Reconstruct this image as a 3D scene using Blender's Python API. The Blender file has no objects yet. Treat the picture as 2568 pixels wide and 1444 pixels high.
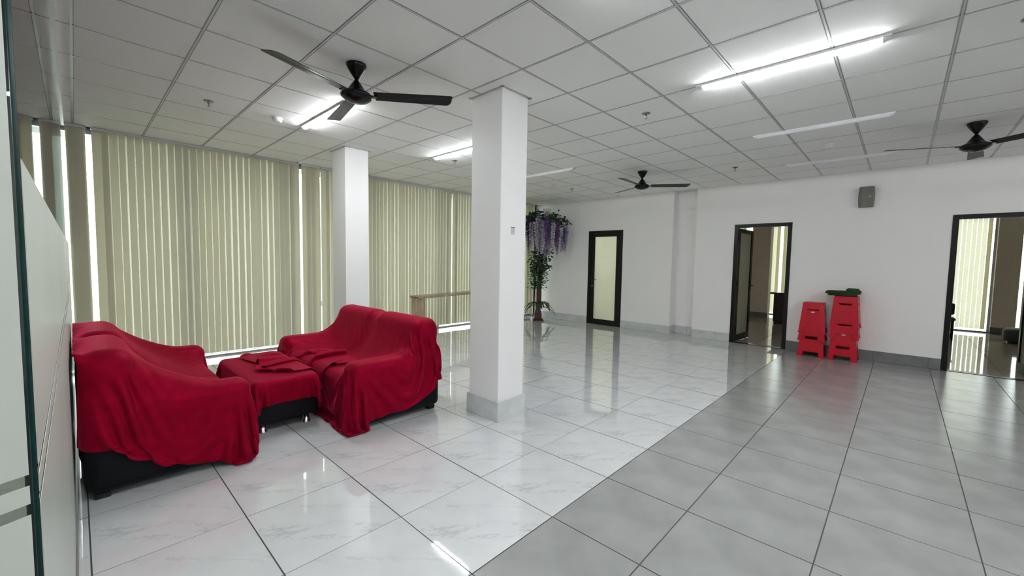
import bpy, bmesh, math, random
import numpy as np
from mathutils import Vector, Matrix

SC = bpy.context.scene
COL = SC.collection
PI = math.pi
rnd = random.Random(11)

# ------------------------------------------------------------------ camera
CAM = Vector((1.3608, -1.2040, 1.4335))
YAW, PITCH, ROLL, FPX = -0.75624, -0.06318, 0.01715, 1033.7
fw = Vector((math.sin(YAW)*math.cos(PITCH), math.cos(YAW)*math.cos(PITCH), math.sin(PITCH)))
rt = fw.cross(Vector((0, 0, 1))).normalized()
up = rt.cross(fw)
r2 = rt*math.cos(ROLL) + up*math.sin(ROLL)
u2 = -rt*math.sin(ROLL) + up*math.cos(ROLL)
cd = bpy.data.cameras.new('camera')
cam = bpy.data.objects.new('camera', cd)
COL.objects.link(cam)
M = Matrix((r2, u2, -fw)).transposed().to_4x4()
M.translation = CAM
cam.matrix_world = M
cd.sensor_width = 36.0
cd.lens = 36.0*FPX/2568.0
cd.clip_start = 0.01
cd.clip_end = 200
SC.camera = cam

# ------------------------------------------------------------------ world (bright overcast sky, dull ground below)
SKY = 5.2
w = bpy.data.worlds.new('sky'); SC.world = w; w.use_nodes = True
nt = w.node_tree; nt.nodes.clear()
out = nt.nodes.new('ShaderNodeOutputWorld'); bg = nt.nodes.new('ShaderNodeBackground')
tc = nt.nodes.new('ShaderNodeTexCoord'); sp = nt.nodes.new('ShaderNodeSeparateXYZ')
cr = nt.nodes.new('ShaderNodeValToRGB')
nt.links.new(tc.outputs['Generated'], sp.inputs[0])
mr = nt.nodes.new('ShaderNodeMapRange'); mr.inputs['From Min'].default_value = -1; mr.inputs['From Max'].default_value = 1
nt.links.new(sp.outputs['Z'], mr.inputs['Value']); nt.links.new(mr.outputs[0], cr.inputs[0])
e = cr.color_ramp.elements
e[0].position = .47; e[0].color = (.34, .34, .33, 1)
e[1].position = .53; e[1].color = (.93, .97, 1.0, 1)
nt.links.new(cr.outputs[0], bg.inputs[0]); bg.inputs[1].default_value = SKY
nt.links.new(bg.outputs[0], out.inputs[0])

# ------------------------------------------------------------------ exposure and colour management
TUBE = 61.0            # radiance of a lit tube diffuser
SC.view_settings.view_transform = 'Standard'
SC.view_settings.look = 'None'
SC.view_settings.exposure = 0.88
SC.view_settings.gamma = 1.0
SC.view_settings.use_curve_mapping = False
SC.cycles.max_bounces = 12
SC.cycles.diffuse_bounces = 6
SC.cycles.glossy_bounces = 5
SC.cycles.transmission_bounces = 8
SC.cycles.transparent_max_bounces = 16
SC.cycles.sample_clamp_indirect = 6
SC.cycles.caustics_reflective = False
SC.cycles.caustics_refractive = False
try:
    SC.cycles.use_denoising = True
    SC.cycles.denoiser = 'OPENIMAGEDENOISE'
except Exception: pass

H = 2.9235             # ceiling height
YW = 7.215             # face of the wall with the doors
XW = -5.634            # plane of the vertical blinds
YP = -1.250            # room face of the glass partition
CX, CY, CT = -0.866, 0.629, 0.6    # ceiling grid

# ------------------------------------------------------------------ helpers
def link(o, parent=None):
    COL.objects.link(o)
    if parent is not None: o.parent = parent
    return o
def obj(name, bm, mat, parent=None, smooth=False, loc=None, rot=None):
    me = bpy.data.meshes.new(name)
    bmesh.ops.recalc_face_normals(bm, faces=bm.faces[:])
    bm.to_mesh(me); bm.free()
    for m in (mat if isinstance(mat, (list, tuple)) else [mat]): me.materials.append(m)
    if smooth:
        for p in me.polygons: p.use_smooth = True
    o = bpy.data.objects.new(name, me)
    if loc is not None: o.location = loc
    if rot is not None: o.rotation_euler = rot
    return link(o, parent)
def inst(name, src, parent, loc=(0, 0, 0), rot=(0, 0, 0)):
    o = bpy.data.objects.new(name, src.data); o.location = loc; o.rotation_euler = rot
    return link(o, parent)
def tag(o, label=None, cat=None, group=None, kind=None):
    if label: o['label'] = label
    if cat: o['category'] = cat
    if group: o['group'] = group
    if kind: o['kind'] = kind
    return o
def thing(name, label, cat, loc=(0, 0, 0), rotz=0, group=None):
    o = bpy.data.objects.new(name, None); o.empty_display_size = .05
    o.location = loc; o.rotation_euler = (0, 0, rotz)
    link(o); return tag(o, label, cat, group)
def copy_tree(o, parent=None):
    c = o.copy(); COL.objects.link(c); c.parent = parent
    for ch in list(o.children): copy_tree(ch, c)
    return c
def abox(bm, x0, x1, y0, y1, z0, z1, bevel=0, seg=1, rot=None, mi=0):
    r = bmesh.ops.create_cube(bm, size=1)
    vs = r['verts']
    bmesh.ops.scale(bm, vec=(x1-x0, y1-y0, z1-z0), verts=vs)
    if rot is not None: bmesh.ops.rotate(bm, cent=(0, 0, 0), matrix=rot, verts=vs)
    bmesh.ops.translate(bm, vec=((x0+x1)/2, (y0+y1)/2, (z0+z1)/2), verts=vs)
    fs = list({f for v in vs for f in v.link_faces})
    for f in fs: f.material_index = mi
    if bevel:
        es = list({e_ for v in vs for e_ in v.link_edges})
        bmesh.ops.bevel(bm, geom=es, offset=bevel, segments=seg, affect='EDGES', profile=.5, clamp_overlap=True)
    return bm
def box(name, x0, x1, y0, y1, z0, z1, mat, parent=None, bevel=0, seg=1, smooth=False):
    return obj(name, abox(bmesh.new(), x0, x1, y0, y1, z0, z1, bevel, seg), mat, parent, smooth)
def lathe(bm, prof, n=32, cx=0, cy=0, cap=True):
    rings = []
    for r, z in prof:
        rings.append([bm.verts.new((cx+r*math.cos(2*PI*i/n), cy+r*math.sin(2*PI*i/n), z)) for i in range(n)])
    for a, b in zip(rings, rings[1:]):
        for i in range(n): bm.faces.new((a[i], a[(i+1) % n], b[(i+1) % n], b[i]))
    if cap:
        bm.faces.new(rings[0][::-1]); bm.faces.new(rings[-1])
    return bm
def tube(bm, pts, rad, n=8, cap=True):
    pts = [Vector(p) for p in pts]
    rr = rad if isinstance(rad, (list, tuple)) else [rad]*len(pts)
    rings = []; ref = None
    for i, p in enumerate(pts):
        t = (pts[min(i+1, len(pts)-1)] - pts[max(i-1, 0)]).normalized()
        if ref is None: ref = Vector((0, 0, 1)) if abs(t.z) < .9 else Vector((1, 0, 0))
        a = t.cross(ref).normalized(); b = t.cross(a).normalized(); ref = -b if False else ref
        rings.append([bm.verts.new(p + (a*math.cos(2*PI*k/n) + b*math.sin(2*PI*k/n))*rr[i]) for k in range(n)])
    for a, b in zip(rings, rings[1:]):
        for i in range(n): bm.faces.new((a[i], a[(i+1) % n], b[(i+1) % n], b[i]))
    if cap:
        bm.faces.new(rings[0][::-1]); bm.faces.new(rings[-1])
    return bm
def extrude_poly(bm, pts, z0, z1):
    a = [bm.verts.new((x, y, z0)) for x, y in pts]; b = [bm.verts.new((x, y, z1)) for x, y in pts]
    bm.faces.new(a[::-1]); bm.faces.new(b)
    for i in range(len(pts)): bm.faces.new((a[i], a[(i+1) % len(pts)], b[(i+1) % len(pts)], b[i]))
    return bm

# ------------------------------------------------------------------ materials
def mat(name, col, rough=.5, metal=0, spec=.5, noise=0, nscale=8, bump=0, bscale=40, detail=4, coords='Object', **kw):
    m = bpy.data.materials.new(name); m.use_nodes = True
    nt = m.node_tree; p = nt.nodes['Principled BSDF']
    p.inputs['Base Color'].default_value = (*col, 1)
    p.inputs['Roughness'].default_value = rough
    p.inputs['Metallic'].default_value = metal
    p.inputs['Specular IOR Level'].default_value = spec
    for k, v in kw.items():
        p.inputs[k.replace('_', ' ')].default_value = v
    tc = nt.nodes.new('ShaderNodeTexCoord')
    if noise:
        n = nt.nodes.new('ShaderNodeTexNoise'); n.inputs['Scale'].default_value = nscale; n.inputs['Detail'].default_value = detail
        nt.links.new(tc.outputs[coords], n.inputs['Vector'])
        r = nt.nodes.new('ShaderNodeValToRGB')
        r.color_ramp.elements[0].position = .3; r.color_ramp.elements[1].position = .7
        r.color_ramp.elements[0].color = (*[c*(1-noise) for c in col], 1)
        r.color_ramp.elements[1].color = (*[min(1, c*(1+noise)) for c in col], 1)
        nt.links.new(n.outputs['Fac'], r.inputs[0]); nt.links.new(r.outputs[0], p.inputs['Base Color'])
    if bump:
        n2 = nt.nodes.new('ShaderNodeTexNoise'); n2.inputs['Scale'].default_value = bscale; n2.inputs['Detail'].default_value = 3
        nt.links.new(tc.outputs[coords], n2.inputs['Vector'])
        b = nt.nodes.new('ShaderNodeBump'); b.inputs['Strength'].default_value = bump; b.inputs['Distance'].default_value = .002
        nt.links.new(n2.outputs['Fac'], b.inputs['Height']); nt.links.new(b.outputs[0], p.inputs['Normal'])
    return m
def emis(name, col, s):
    m = bpy.data.materials.new(name); m.use_nodes = True; nt = m.node_tree
    p = nt.nodes['Principled BSDF']; p.inputs['Base Color'].default_value = (.9, .9, .9, 1)
    p.inputs['Emission Color'].default_value = (*col, 1); p.inputs['Emission Strength'].default_value = s
    return m

WALL = mat('white_paint', (.87, .85, .835), .55, bump=.15, bscale=180, noise=.012, nscale=1.5)
PILLARM = mat('pillar_paint', (.80, .785, .78), .5, bump=.12, bscale=150, noise=.012, nscale=2)
CEIL = mat('mineral_tile', (.90, .90, .88), .8, noise=.035, nscale=160, detail=6, bump=.5, bscale=260)
TBAR = mat('ceiling_bar', (.58, .58, .59), .35, metal=.2)
PLENUM = mat('dark_plenum', (.05, .05, .05), .9, noise=.1)
GROUT = mat('grout', (.09, .09, .088), .8, noise=.1)
BLACKALU = mat('black_aluminium', (.008, .0075, .008), .3, spec=.25, noise=.1, nscale=5)
BLACKFAN = mat('glossy_black_enamel', (.005, .005, .006), .22, spec=.22, noise=.1, nscale=5)
BLACKBLADE = mat('black_blade_paint', (.005, .005, .006), .3, spec=.12, noise=.1, nscale=5)
LEATHER = mat('black_leatherette', (.004, .0045, .006), .5, spec=.12, bump=.3, bscale=300, noise=.1)
METAL = mat('brushed_metal', (.55, .55, .56), .3, metal=1, noise=.05)
CHROME = mat('chrome', (.38, .34, .34), .12, metal=1, noise=.03)
WHITEPL = mat('white_plastic', (.82, .82, .83), .35, noise=.02)
OFFTUBE = mat('unlit_diffuser', (.84, .84, .87), .3, noise=.02)
LIT = emis('lit_diffuser', (.93, .97, 1.0), TUBE)
REDPL = mat('red_plastic', (.50, .002, .018), .26, spec=.35, noise=.06, nscale=14, bump=.05, bscale=30)
GREENCL = mat('green_cloth', (.012, .045, .008), .8, noise=.4, nscale=30, bump=1.0, bscale=90)
BADGE = mat('badge_plastic', (.62, .45, .46), .4, noise=.1, nscale=200)
SPEAKER = mat('olive_plastic', (.155, .15, .125), .5, noise=.05, bump=.1)
DARKWOOD = mat('dark_wood', (.03, .012, .009), .35, noise=.4, nscale=12)
TEAL = mat('teal_vinyl', (.01, .06, .07), .5, noise=.1)
GREYV = mat('grey_vinyl', (.06, .06, .058), .6, noise=.1)
ROOMFL = mat('beige_polished_tile', (.42, .38, .34), .06, noise=.05, nscale=3)
CONC = mat('pale_concrete', (.5, .5, .48), .9, noise=.1, nscale=.7)
BACKPAINT = mat('room_paint', (.76, .67, .60), .7, noise=.03, bump=.1)
HINT = mat('seam_silicone', (.75, .76, .76), .3, noise=.02)
PLASTER = mat('plain_plaster', (.7, .69, .68), .8, noise=.03)

def marble():
    m = bpy.data.materials.new('white_marble_tile'); m.use_nodes = True; nt = m.node_tree; L = nt.links.new
    p = nt.nodes['Principled BSDF']; p.inputs['Roughness'].default_value = .035
    p.inputs['Specular IOR Level'].default_value = 1.0; p.inputs['Coat Weight'].default_value = .6; p.inputs['Coat Roughness'].default_value = .015
    tc = nt.nodes.new('ShaderNodeTexCoord'); mp = nt.nodes.new('ShaderNodeMapping')
    mr_ = nt.nodes.new('ShaderNodeMapping'); mr_.inputs['Rotation'].default_value = (0, 0, math.radians(-47))
    L(tc.outputs['Object'], mr_.inputs[0]); L(mr_.outputs[0], mp.inputs[0]); mp.inputs['Scale'].default_value = (1.0, 2.6, 1)
    # warped ridged noise gives thin veins; a mask keeps them to patches of the tile
    n1 = nt.nodes.new('ShaderNodeTexNoise'); n1.inputs['Scale'].default_value = 2.6; n1.inputs['Detail'].default_value = 7; n1.inputs['Roughness'].default_value = .62; n1.inputs['Distortion'].default_value = .9
    L(mp.outputs[0], n1.inputs['Vector'])
    s = nt.nodes.new('ShaderNodeMath'); s.operation = 'SUBTRACT'; s.inputs[1].default_value = .5; L(n1.outputs['Fac'], s.inputs[0])
    a = nt.nodes.new('ShaderNodeMath'); a.operation = 'ABSOLUTE'; L(s.outputs[0], a.inputs[0])
    r = nt.nodes.new('ShaderNodeMapRange'); r.inputs['From Min'].default_value = 0; r.inputs['From Max'].default_value = .026
    r.inputs['To Min'].default_value = 1; r.inputs['To Max'].default_value = 0; L(a.outputs[0], r.inputs['Value'])
    sx = nt.nodes.new('ShaderNodeSeparateXYZ'); L(mr_.outputs[0], sx.inputs[0])
    wv = nt.nodes.new('ShaderNodeTexNoise'); wv.inputs['Scale'].default_value = 4; L(tc.outputs['Object'], wv.inputs['Vector'])
    def add_(a_, b_, k): q = nt.nodes.new('ShaderNodeMath'); q.operation = 'MULTIPLY_ADD'; L(a_, q.inputs[0]); q.inputs[1].default_value = k; L(b_, q.inputs[2]); return q.outputs[0]
    rv = nt.nodes.new('ShaderNodeMapRange'); rv.inputs['From Min'].default_value = -.42; rv.inputs['From Max'].default_value = .42
    L(add_(wv.outputs['Fac'], sx.outputs['Y'], .10), rv.inputs['Value'])
    r2_ = nt.nodes.new('ShaderNodeValToRGB'); L(rv.outputs[0], r2_.inputs[0]); es_ = r2_.color_ramp.elements
    es_[0].position = .30; es_[0].color = (0, 0, 0, 1); es_[1].position = .92; es_[1].color = (0, 0, 0, 1)
    for ps, vv in ((.38, .95), (.46, .75), (.52, 0), (.62, .0), (.68, .62), (.73, .05)):
        q_ = es_.new(ps); q_.color = (vv, vv, vv, 1)
    mu = nt.nodes.new('ShaderNodeMath'); mu.operation = 'MULTIPLY'; L(r.outputs[0], mu.inputs[0]); L(r2_.outputs[0], mu.inputs[1])
    mu2 = nt.nodes.new('ShaderNodeMath'); mu2.operation = 'MULTIPLY'; mu2.inputs[1].default_value = .60; L(mu.outputs[0], mu2.inputs[0])
    cl = nt.nodes.new('ShaderNodeMixRGB'); cl.inputs[1].default_value = (.62, .63, .635, 1); cl.inputs[2].default_value = (.34, .36, .39, 1)
    L(mu2.outputs[0], cl.inputs[0])
    n3 = nt.nodes.new('ShaderNodeTexNoise'); n3.inputs['Scale'].default_value = 5; n3.inputs['Detail'].default_value = 5; L(tc.outputs['Object'], n3.inputs['Vector'])
    r3 = nt.nodes.new('ShaderNodeValToRGB'); r3.color_ramp.elements[0].color = (.93, .93, .935, 1); r3.color_ramp.elements[1].color = (1, 1, 1, 1)
    r3.color_ramp.elements[0].position = .35; r3.color_ramp.elements[1].position = .6; L(n3.outputs['Fac'], r3.inputs[0])
    mm = nt.nodes.new('ShaderNodeMixRGB'); mm.blend_type = 'MULTIPLY'; mm.inputs[0].default_value = 1
    L(cl.outputs[0], mm.inputs[1]); L(r3.outputs[0], mm.inputs[2]); L(mm.outputs[0], p.inputs['Base Color'])
    # very slight unevenness of the polished face
    n4 = nt.nodes.new('ShaderNodeTexNoise'); n4.inputs['Scale'].default_value = 9; n4.inputs['Detail'].default_value = 1
    L(tc.outputs['Object'], n4.inputs['Vector'])
    b = nt.nodes.new('ShaderNodeBump'); b.inputs['Strength'].default_value = .055; b.inputs['Distance'].default_value = .004
    L(n4.outputs['Fac'], b.inputs['Height']); L(b.outputs[0], p.inputs['Normal'])
    return m
MARBLE = marble()
GREYTILE = mat('grey_stone_tile', (.285, .285, .28), .21, spec=.65, noise=.13, nscale=3.2, detail=8, bump=.06, bscale=60)
BASEGREY = mat('grey_skirting_tile', (.17, .175, .175), .35, noise=.12, nscale=9)
BASEWHITE = mat('pale_skirting_tile', (.56, .58, .575), .12, noise=.10, nscale=7, detail=7)

def slatmat(name, col, tr, trcol=(.95, .95, .72)):
    m = bpy.data.materials.new(name); m.use_nodes = True; nt = m.node_tree; L = nt.links.new; nt.nodes.clear()
    o = nt.nodes.new('ShaderNodeOutputMaterial'); d = nt.nodes.new('ShaderNodeBsdfDiffuse'); t = nt.nodes.new('ShaderNodeBsdfTranslucent')
    mx = nt.nodes.new('ShaderNodeMixShader'); mx.inputs[0].default_value = tr
    tc = nt.nodes.new('ShaderNodeTexCoord'); n = nt.nodes.new('ShaderNodeTexNoise'); n.inputs['Scale'].default_value = 350; n.inputs['Detail'].default_value = 2
    mp = nt.nodes.new('ShaderNodeMapping'); mp.inputs['Scale'].default_value = (1, 1, .25)
    L(tc.outputs['Object'], mp.inputs[0]); L(mp.outputs[0], n.inputs['Vector'])
    r = nt.nodes.new('ShaderNodeValToRGB'); r.color_ramp.elements[0].color = (*[c*.88 for c in col], 1); r.color_ramp.elements[1].color = (*[c*1.08 for c in col], 1)
    L(n.outputs['Fac'], r.inputs[0]); L(r.outputs[0], d.inputs[0]); t.inputs[0].default_value = (*trcol, 1)
    L(d.outputs[0], mx.inputs[1]); L(t.outputs[0], mx.inputs[2]); L(mx.outputs[0], o.inputs[0])
    return m
SLAT = slatmat('cream_blind_fabric', (.58, .55, .46), .27, (.97, .95, .74))
SLATB = slatmat('thin_blind_fabric', (.62, .58, .45), .36, (.98, .93, .70))

def paneglass(name, tint=(1, 1, 1)):
    m = bpy.data.materials.new(name); m.use_nodes = True; nt = m.node_tree; L = nt.links.new; nt.nodes.clear()
    o = nt.nodes.new('ShaderNodeOutputMaterial'); g = nt.nodes.new('ShaderNodeBsdfGlossy'); g.inputs['Roughness'].default_value = 0.01
    t = nt.nodes.new('ShaderNodeBsdfTransparent'); t.inputs[0].default_value = (*tint, 1)
    f = nt.nodes.new('ShaderNodeFresnel'); f.inputs['IOR'].default_value = 1.5
    mx = nt.nodes.new('ShaderNodeMixShader'); L(f.outputs[0], mx.inputs[0]); L(t.outputs[0], mx.inputs[1]); L(g.outputs[0], mx.inputs[2])
    L(mx.outputs[0], o.inputs[0]); return m
GLASS = paneglass('clear_glass', (.93, .97, .95))
def frosted(name, col, tr, rough, base=.5):
    """sandblasted film: diffuse + translucent body under a soft sheen"""
    m = bpy.data.materials.new(name); m.use_nodes = True; nt = m.node_tree; L = nt.links.new; nt.nodes.clear()
    o = nt.nodes.new('ShaderNodeOutputMaterial'); d = nt.nodes.new('ShaderNodeBsdfDiffuse'); t = nt.nodes.new('ShaderNodeBsdfTranslucent'); g = nt.nodes.new('ShaderNodeBsdfGlossy')
    tc = nt.nodes.new('ShaderNodeTexCoord'); n = nt.nodes.new('ShaderNodeTexNoise'); n.inputs['Scale'].default_value = 1.7; n.inputs['Detail'].default_value = 3
    L(tc.outputs['Object'], n.inputs['Vector'])
    r = nt.nodes.new('ShaderNodeValToRGB'); r.color_ramp.elements[0].color = (*[c*.93 for c in col], 1); r.color_ramp.elements[1].color = (*[min(1, c*1.05) for c in col], 1)
    L(n.outputs['Fac'], r.inputs[0]); L(r.outputs[0], d.inputs[0]); L(r.outputs[0], t.inputs[0])
    g.inputs['Roughness'].default_value = rough
    m1 = nt.nodes.new('ShaderNodeMixShader'); m1.inputs[0].default_value = tr; L(d.outputs[0], m1.inputs[1]); L(t.outputs[0], m1.inputs[2])
    f = nt.nodes.new('ShaderNodeFresnel'); f.inputs['IOR'].default_value = 1.4
    ff = nt.nodes.new('ShaderNodeMath'); ff.operation = 'MULTIPLY'; ff.inputs[1].default_value = base; L(f.outputs[0], ff.inputs[0])
    m2 = nt.nodes.new('ShaderNodeMixShader'); L(ff.outputs[0], m2.inputs[0]); L(m1.outputs[0], m2.inputs[1]); L(g.outputs[0], m2.inputs[2])
    L(m2.outputs[0], o.inputs[0]); return m
FROST = frosted('frosted_film', (.86, .90, .83), .35, .22, .55)
FROSTD = frosted('frosted_door_glass', (.90, .91, .78), .8, .25, .6)
GLASSEDGE = mat('green_glass_edge', (.010, .045, .040), .15, noise=.2, nscale=20)

def velvet():
    m = bpy.data.materials.new('crimson_velvet'); m.use_nodes = True; nt = m.node_tree; L = nt.links.new
    p = nt.nodes['Principled BSDF']
    p.inputs['Roughness'].default_value = .55; p.inputs['Specular IOR Level'].default_value = .12; p.inputs['Specular Tint'].default_value = (1, .25, .35, 1)
    p.inputs['Metallic'].default_value = .4; p.inputs['Sheen Weight'].default_value = .75; p.inputs['Sheen Roughness'].default_value = .35; p.inputs['Sheen Tint'].default_value = (1, .05, .17, 1)
    tc = nt.nodes.new('ShaderNodeTexCoord')
    n = nt.nodes.new('ShaderNodeTexNoise'); n.inputs['Scale'].default_value = 14; n.inputs['Detail'].default_value = 6
    L(tc.outputs['Object'], n.inputs['Vector'])
    r = nt.nodes.new('ShaderNodeValToRGB'); r.color_ramp.elements[0].color = (.205, .0009, .014, 1); r.color_ramp.elements[1].color = (.25, .0011, .018, 1)
    r.color_ramp.elements[0].position = .35; r.color_ramp.elements[1].position = .65
    L(n.outputs['Fac'], r.inputs[0]); L(r.outputs[0], p.inputs['Base Color'])
    n2 = nt.nodes.new('ShaderNodeTexNoise'); n2.inputs['Scale'].default_value = 700; n2.inputs['Detail'].default_value = 2; L(tc.outputs['Object'], n2.inputs['Vector'])
    b = nt.nodes.new('ShaderNodeBump'); b.inputs['Strength'].default_value = .12; b.inputs['Distance'].default_value = .001
    L(n2.outputs['Fac'], b.inputs['Height']); L(b.outputs[0], p.inputs['Normal'])
    return m
VELVET = velvet()
def woodmat():
    m = bpy.data.materials.new('light_oak_laminate'); m.use_nodes = True; nt = m.node_tree; L = nt.links.new
    p = nt.nodes['Principled BSDF']; p.inputs['Roughness'].default_value = .4
    tc = nt.nodes.new('ShaderNodeTexCoord'); mp = nt.nodes.new('ShaderNodeMapping'); mp.inputs['Scale'].default_value = (7, 7, 1.2)
    L(tc.outputs['Object'], mp.inputs[0]); n = nt.nodes.new('ShaderNodeTexNoise'); n.inputs['Scale'].default_value = 4; n.inputs['Detail'].default_value = 8; n.inputs['Distortion'].default_value = 1.2
    L(mp.outputs[0], n.inputs['Vector']); r = nt.nodes.new('ShaderNodeValToRGB')
    r.color_ramp.elements[0].color = (.30, .22, .14, 1); r.color_ramp.elements[1].color = (.50, .41, .30, 1); r.color_ramp.elements[0].position = .32; r.color_ramp.elements[1].position = .68
    L(n.outputs['Fac'], r.inputs[0]); L(r.outputs[0], p.inputs['Base Color']); return m
OAK = woodmat()

# ================================================================== THE SETTING
XL, XR, YB, YF = -5.80, 5.0, -5.0, 13.1     # glass line, right wall, wall behind the camera, far windows
# ---- floor: a bedding slab and every tile laid on it
floor = box('floor', XL, XR, YB, YF+.1, -.22, -.0028, GROUT); tag(floor, kind='structure')
def tile_mesh(name, wx, wy, m, t=.012, bev=.0012):
    o = obj(name, abox(bmesh.new(), -wx/2, wx/2, -wy/2, wy/2, -t, 0, bev), (m, GROUT), floor)
    for f in o.data.polygons:
        if f.normal.z < .9: f.material_index = 1      # grouted sides
    return o
GAP = .0040
first = {}
def lay(name, x0, x1, y0, y1, m, tilt=.0012, ox=None, oy=None):
    """one tile between two joints; the print is the same on every tile so alike tiles share a mesh"""
    k = (name, round(x1-x0, 3), round(y1-y0, 3))
    loc = ((x0+x1)/2, (y0+y1)/2, rnd.uniform(-.0003, .0003)); rot = (rnd.gauss(0, tilt), rnd.gauss(0, tilt), 0)
    if k in first: return inst(name, first[k], floor, loc, rot)
    o = tile_mesh(name, x1-x0-GAP, y1-y0-GAP, m); o.location = loc; o.rotation_euler = rot; first[k] = o
    return o
ys = [.6*b for b in range(-4, 13)]
for a in range(0, 10):
    x1 = .0035-.6*a if a else .0035; x0 = -.6*(a+1)
    if x0 < XL: x0 = XL
    for b in range(len(ys)-1): lay('marble_tile', x0, x1, ys[b], ys[b+1], MARBLE)
lay('marble_tile', -2.08, -1.63, 7.2, 7.445, MARBLE)
xs = [.0035] + [.528+.6*k for k in range(7)]
for a in range(len(xs)-1):
    for b in range(len(ys)-1): lay('stone_tile', xs[a], xs[a+1], ys[b], ys[b+1], GREYTILE, .0006)
# tiles of the rooms behind the doors
for a in range(10):
    x0 = -2.35+.6*a
    if .35 < x0 < 1.2: continue
    for b in range(9): lay('room_tile', x0, x0+.6, 7.36+.6*b, 7.96+.6*b, ROOMFL, .0010)

# ---- ceiling: slab, grid bars and mineral panels
ceiling = box('ceiling', XL-.05, XR, YB, YF+.1, H+.06, H+.2, PLENUM); tag(ceiling, kind='structure')
bar0 = {}
def bar(x0, x1, y0, y1):
    bm = bmesh.new()
    L_ = max(x1-x0, y1-y0); k = round(L_, 3)
    if k not in bar0:
        abox(bm, -L_/2, L_/2, -.0052, .0052, H-.0005, H+.004); abox(bm, -L_/2, L_/2, -.012, .012, H+.006, H+.008)
        abox(bm, -L_/2, L_/2, -.001, .001, H+.004, H+.04)
        o = obj('grid_bar', bm, TBAR, ceiling); bar0[k] = o
    else:
        bm.free(); o = inst('grid_bar', bar0[k], ceiling)
    o.location = ((x0+x1)/2, (y0+y1)/2, 0); o.rotation_euler = (0, 0, 0 if x1-x0 > y1-y0 else PI/2)
gx = [CX+CT*k for k in range(-7, 9)]          # -5.066 .. 3.934
gy = [CY+CT*k for k in range(-4, 11)]         # -1.771 .. 6.629
cx0, cx1, cy0, cy1 = XW-.03, XR, -1.771, YW
for x in gx: bar(x, x, cy0, cy1)
for y in gy: bar(cx0, cx1, y, y)
pan0 = {}
def panel(x0, x1, y0, y1):
    k = (round(x1-x0, 3), round(y1-y0, 3)); g = .0112
    lc = ((x0+x1)/2, (y0+y1)/2, 0)
    if k in pan0: return inst('ceiling_panel', pan0[k], ceiling, lc)
    hx, hy = (x1-x0)/2-g, (y1-y0)/2-g
    bm = bmesh.new(); abox(bm, -hx, hx, -hy, hy, H+.0005, H+.014, .002)
    o = obj('ceiling_panel', bm, CEIL, ceiling, loc=lc); pan0[k] = o
px = [cx0]+gx+[cx1]; py = gy+[cy1]
for i in range(len(px)-1):
    for j in range(len(py)-1):
        panel(px[i], px[i+1], py[j], py[j+1])
# plain plaster lid over the rooms beyond the partition and beyond the doors
for nm, a in (('trim_1', (XL, XR, YB, -1.775)), ('trim_2', (XL, XR, YW+.001, YF))):
    tag(box(nm, *a, H-.002, H+.05, PLASTER), kind='structure')

# ---- walls
def wallmesh(name, parts, m=WALL, parent=None):
    bm = bmesh.new()
    for p in parts: abox(bm, *p)
    o = obj(name, bm, m, parent); tag(o, kind='structure'); return o
D1 = (-4.090, -3.200); D2 = (-.930, -.035); D3 = (1.838, 2.760); DT = 2.190
T = YW+.14
def seg(x0, x1, z0=0, z1=H, y0=YW): return (x0, x1, y0, T+.002, z0, z1)
wall_back = wallmesh('wall_back', [
    seg(XL, D1[0]), seg(D1[0], D1[1], DT), seg(D1[1], -2.085), (-2.085, -1.63, YW+.235, T+.16, 0, H), (-2.125, -2.085, T, T+.16, 0, H), (-1.63, -1.59, T, T+.16, 0, H),
    seg(-1.63, D2[0]), seg(D2[0], D2[1], DT), seg(D2[1], D3[0]), seg(D3[0], D3[1], DT), seg(D3[1], XR)])
wallmesh('wall_right', [(XR, XR+.15, YB, YF+.1, 0, H+.1)])
wallmesh('wall_front', [(XL, XR, YB-.15, YB, 0, H+.1)])
# window wall: lintel above the ceiling line, sill strip, outer corner piers
wallmesh('wall_left', [(XL-.12, XL+.02, YB, YF+.1, H-.03, H+.3), (XL-.12, XL+.02, YB, YF+.1, -.25, -.01), (XL-.12, XL+.06, -5.0, -4.6, 0, H), (XL-.12, XL+.06, YW, 7.9, 0, H), (XL-.12, XL+.1, 7.9, YF, 0, .05), (XL-.12, XL+.1, 7.9, YF, H-.2, H)])
# rooms behind the door wall
wallmesh('wall_far', [(2.88, 3.22, 12.93, YF+.1, 0, H), (XL, -2.62, YF-.1, YF+.1, 0, H), (4.85, XR, YF-.02, YF+.1, 0, H), (-.15, 1.6, YF-.02, YF+.1, 0, H), (-2.62, XR, YF, YF+.1, H-.25, H+.05)], BACKPAINT)
wallmesh('trim_3', [(-2.75, -2.62, T+.16, YF, 0, H)], BACKPAINT)
wallmesh('trim_4', [(.55, .70, T, YF, 0, H)], BACKPAINT)
wallmesh('baseboard_far', [(2.875, 3.225, 12.915, 12.93, 0, .15)], BASEGREY)
pc = tag(box('pillar', -1.74, -1.29, 11.9, 12.2, 0, H, BACKPAINT), 'shadowed square column seen through the middle doorway', 'pillar', None, 'structure')
box('skirting_tile', -1.755, -1.275, 11.885, 11.899, 0, .15, BASEGREY, pc)
# outside: paved terrace and the eave over the windows, unseen, added to block high sky
tag(box('terrace', -16, XL-.12, -12, 20, -.4, -.06, CONC), kind='structure')
tag(box('added_eave', -7.3, XL-.12, -8, 16, H+.15, H+.35, CONC), kind='structure')
tag(box('back_terrace', XL-.12, 12, YF+.1, 24, -.4, -.06, CONC), kind='structure')

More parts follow.
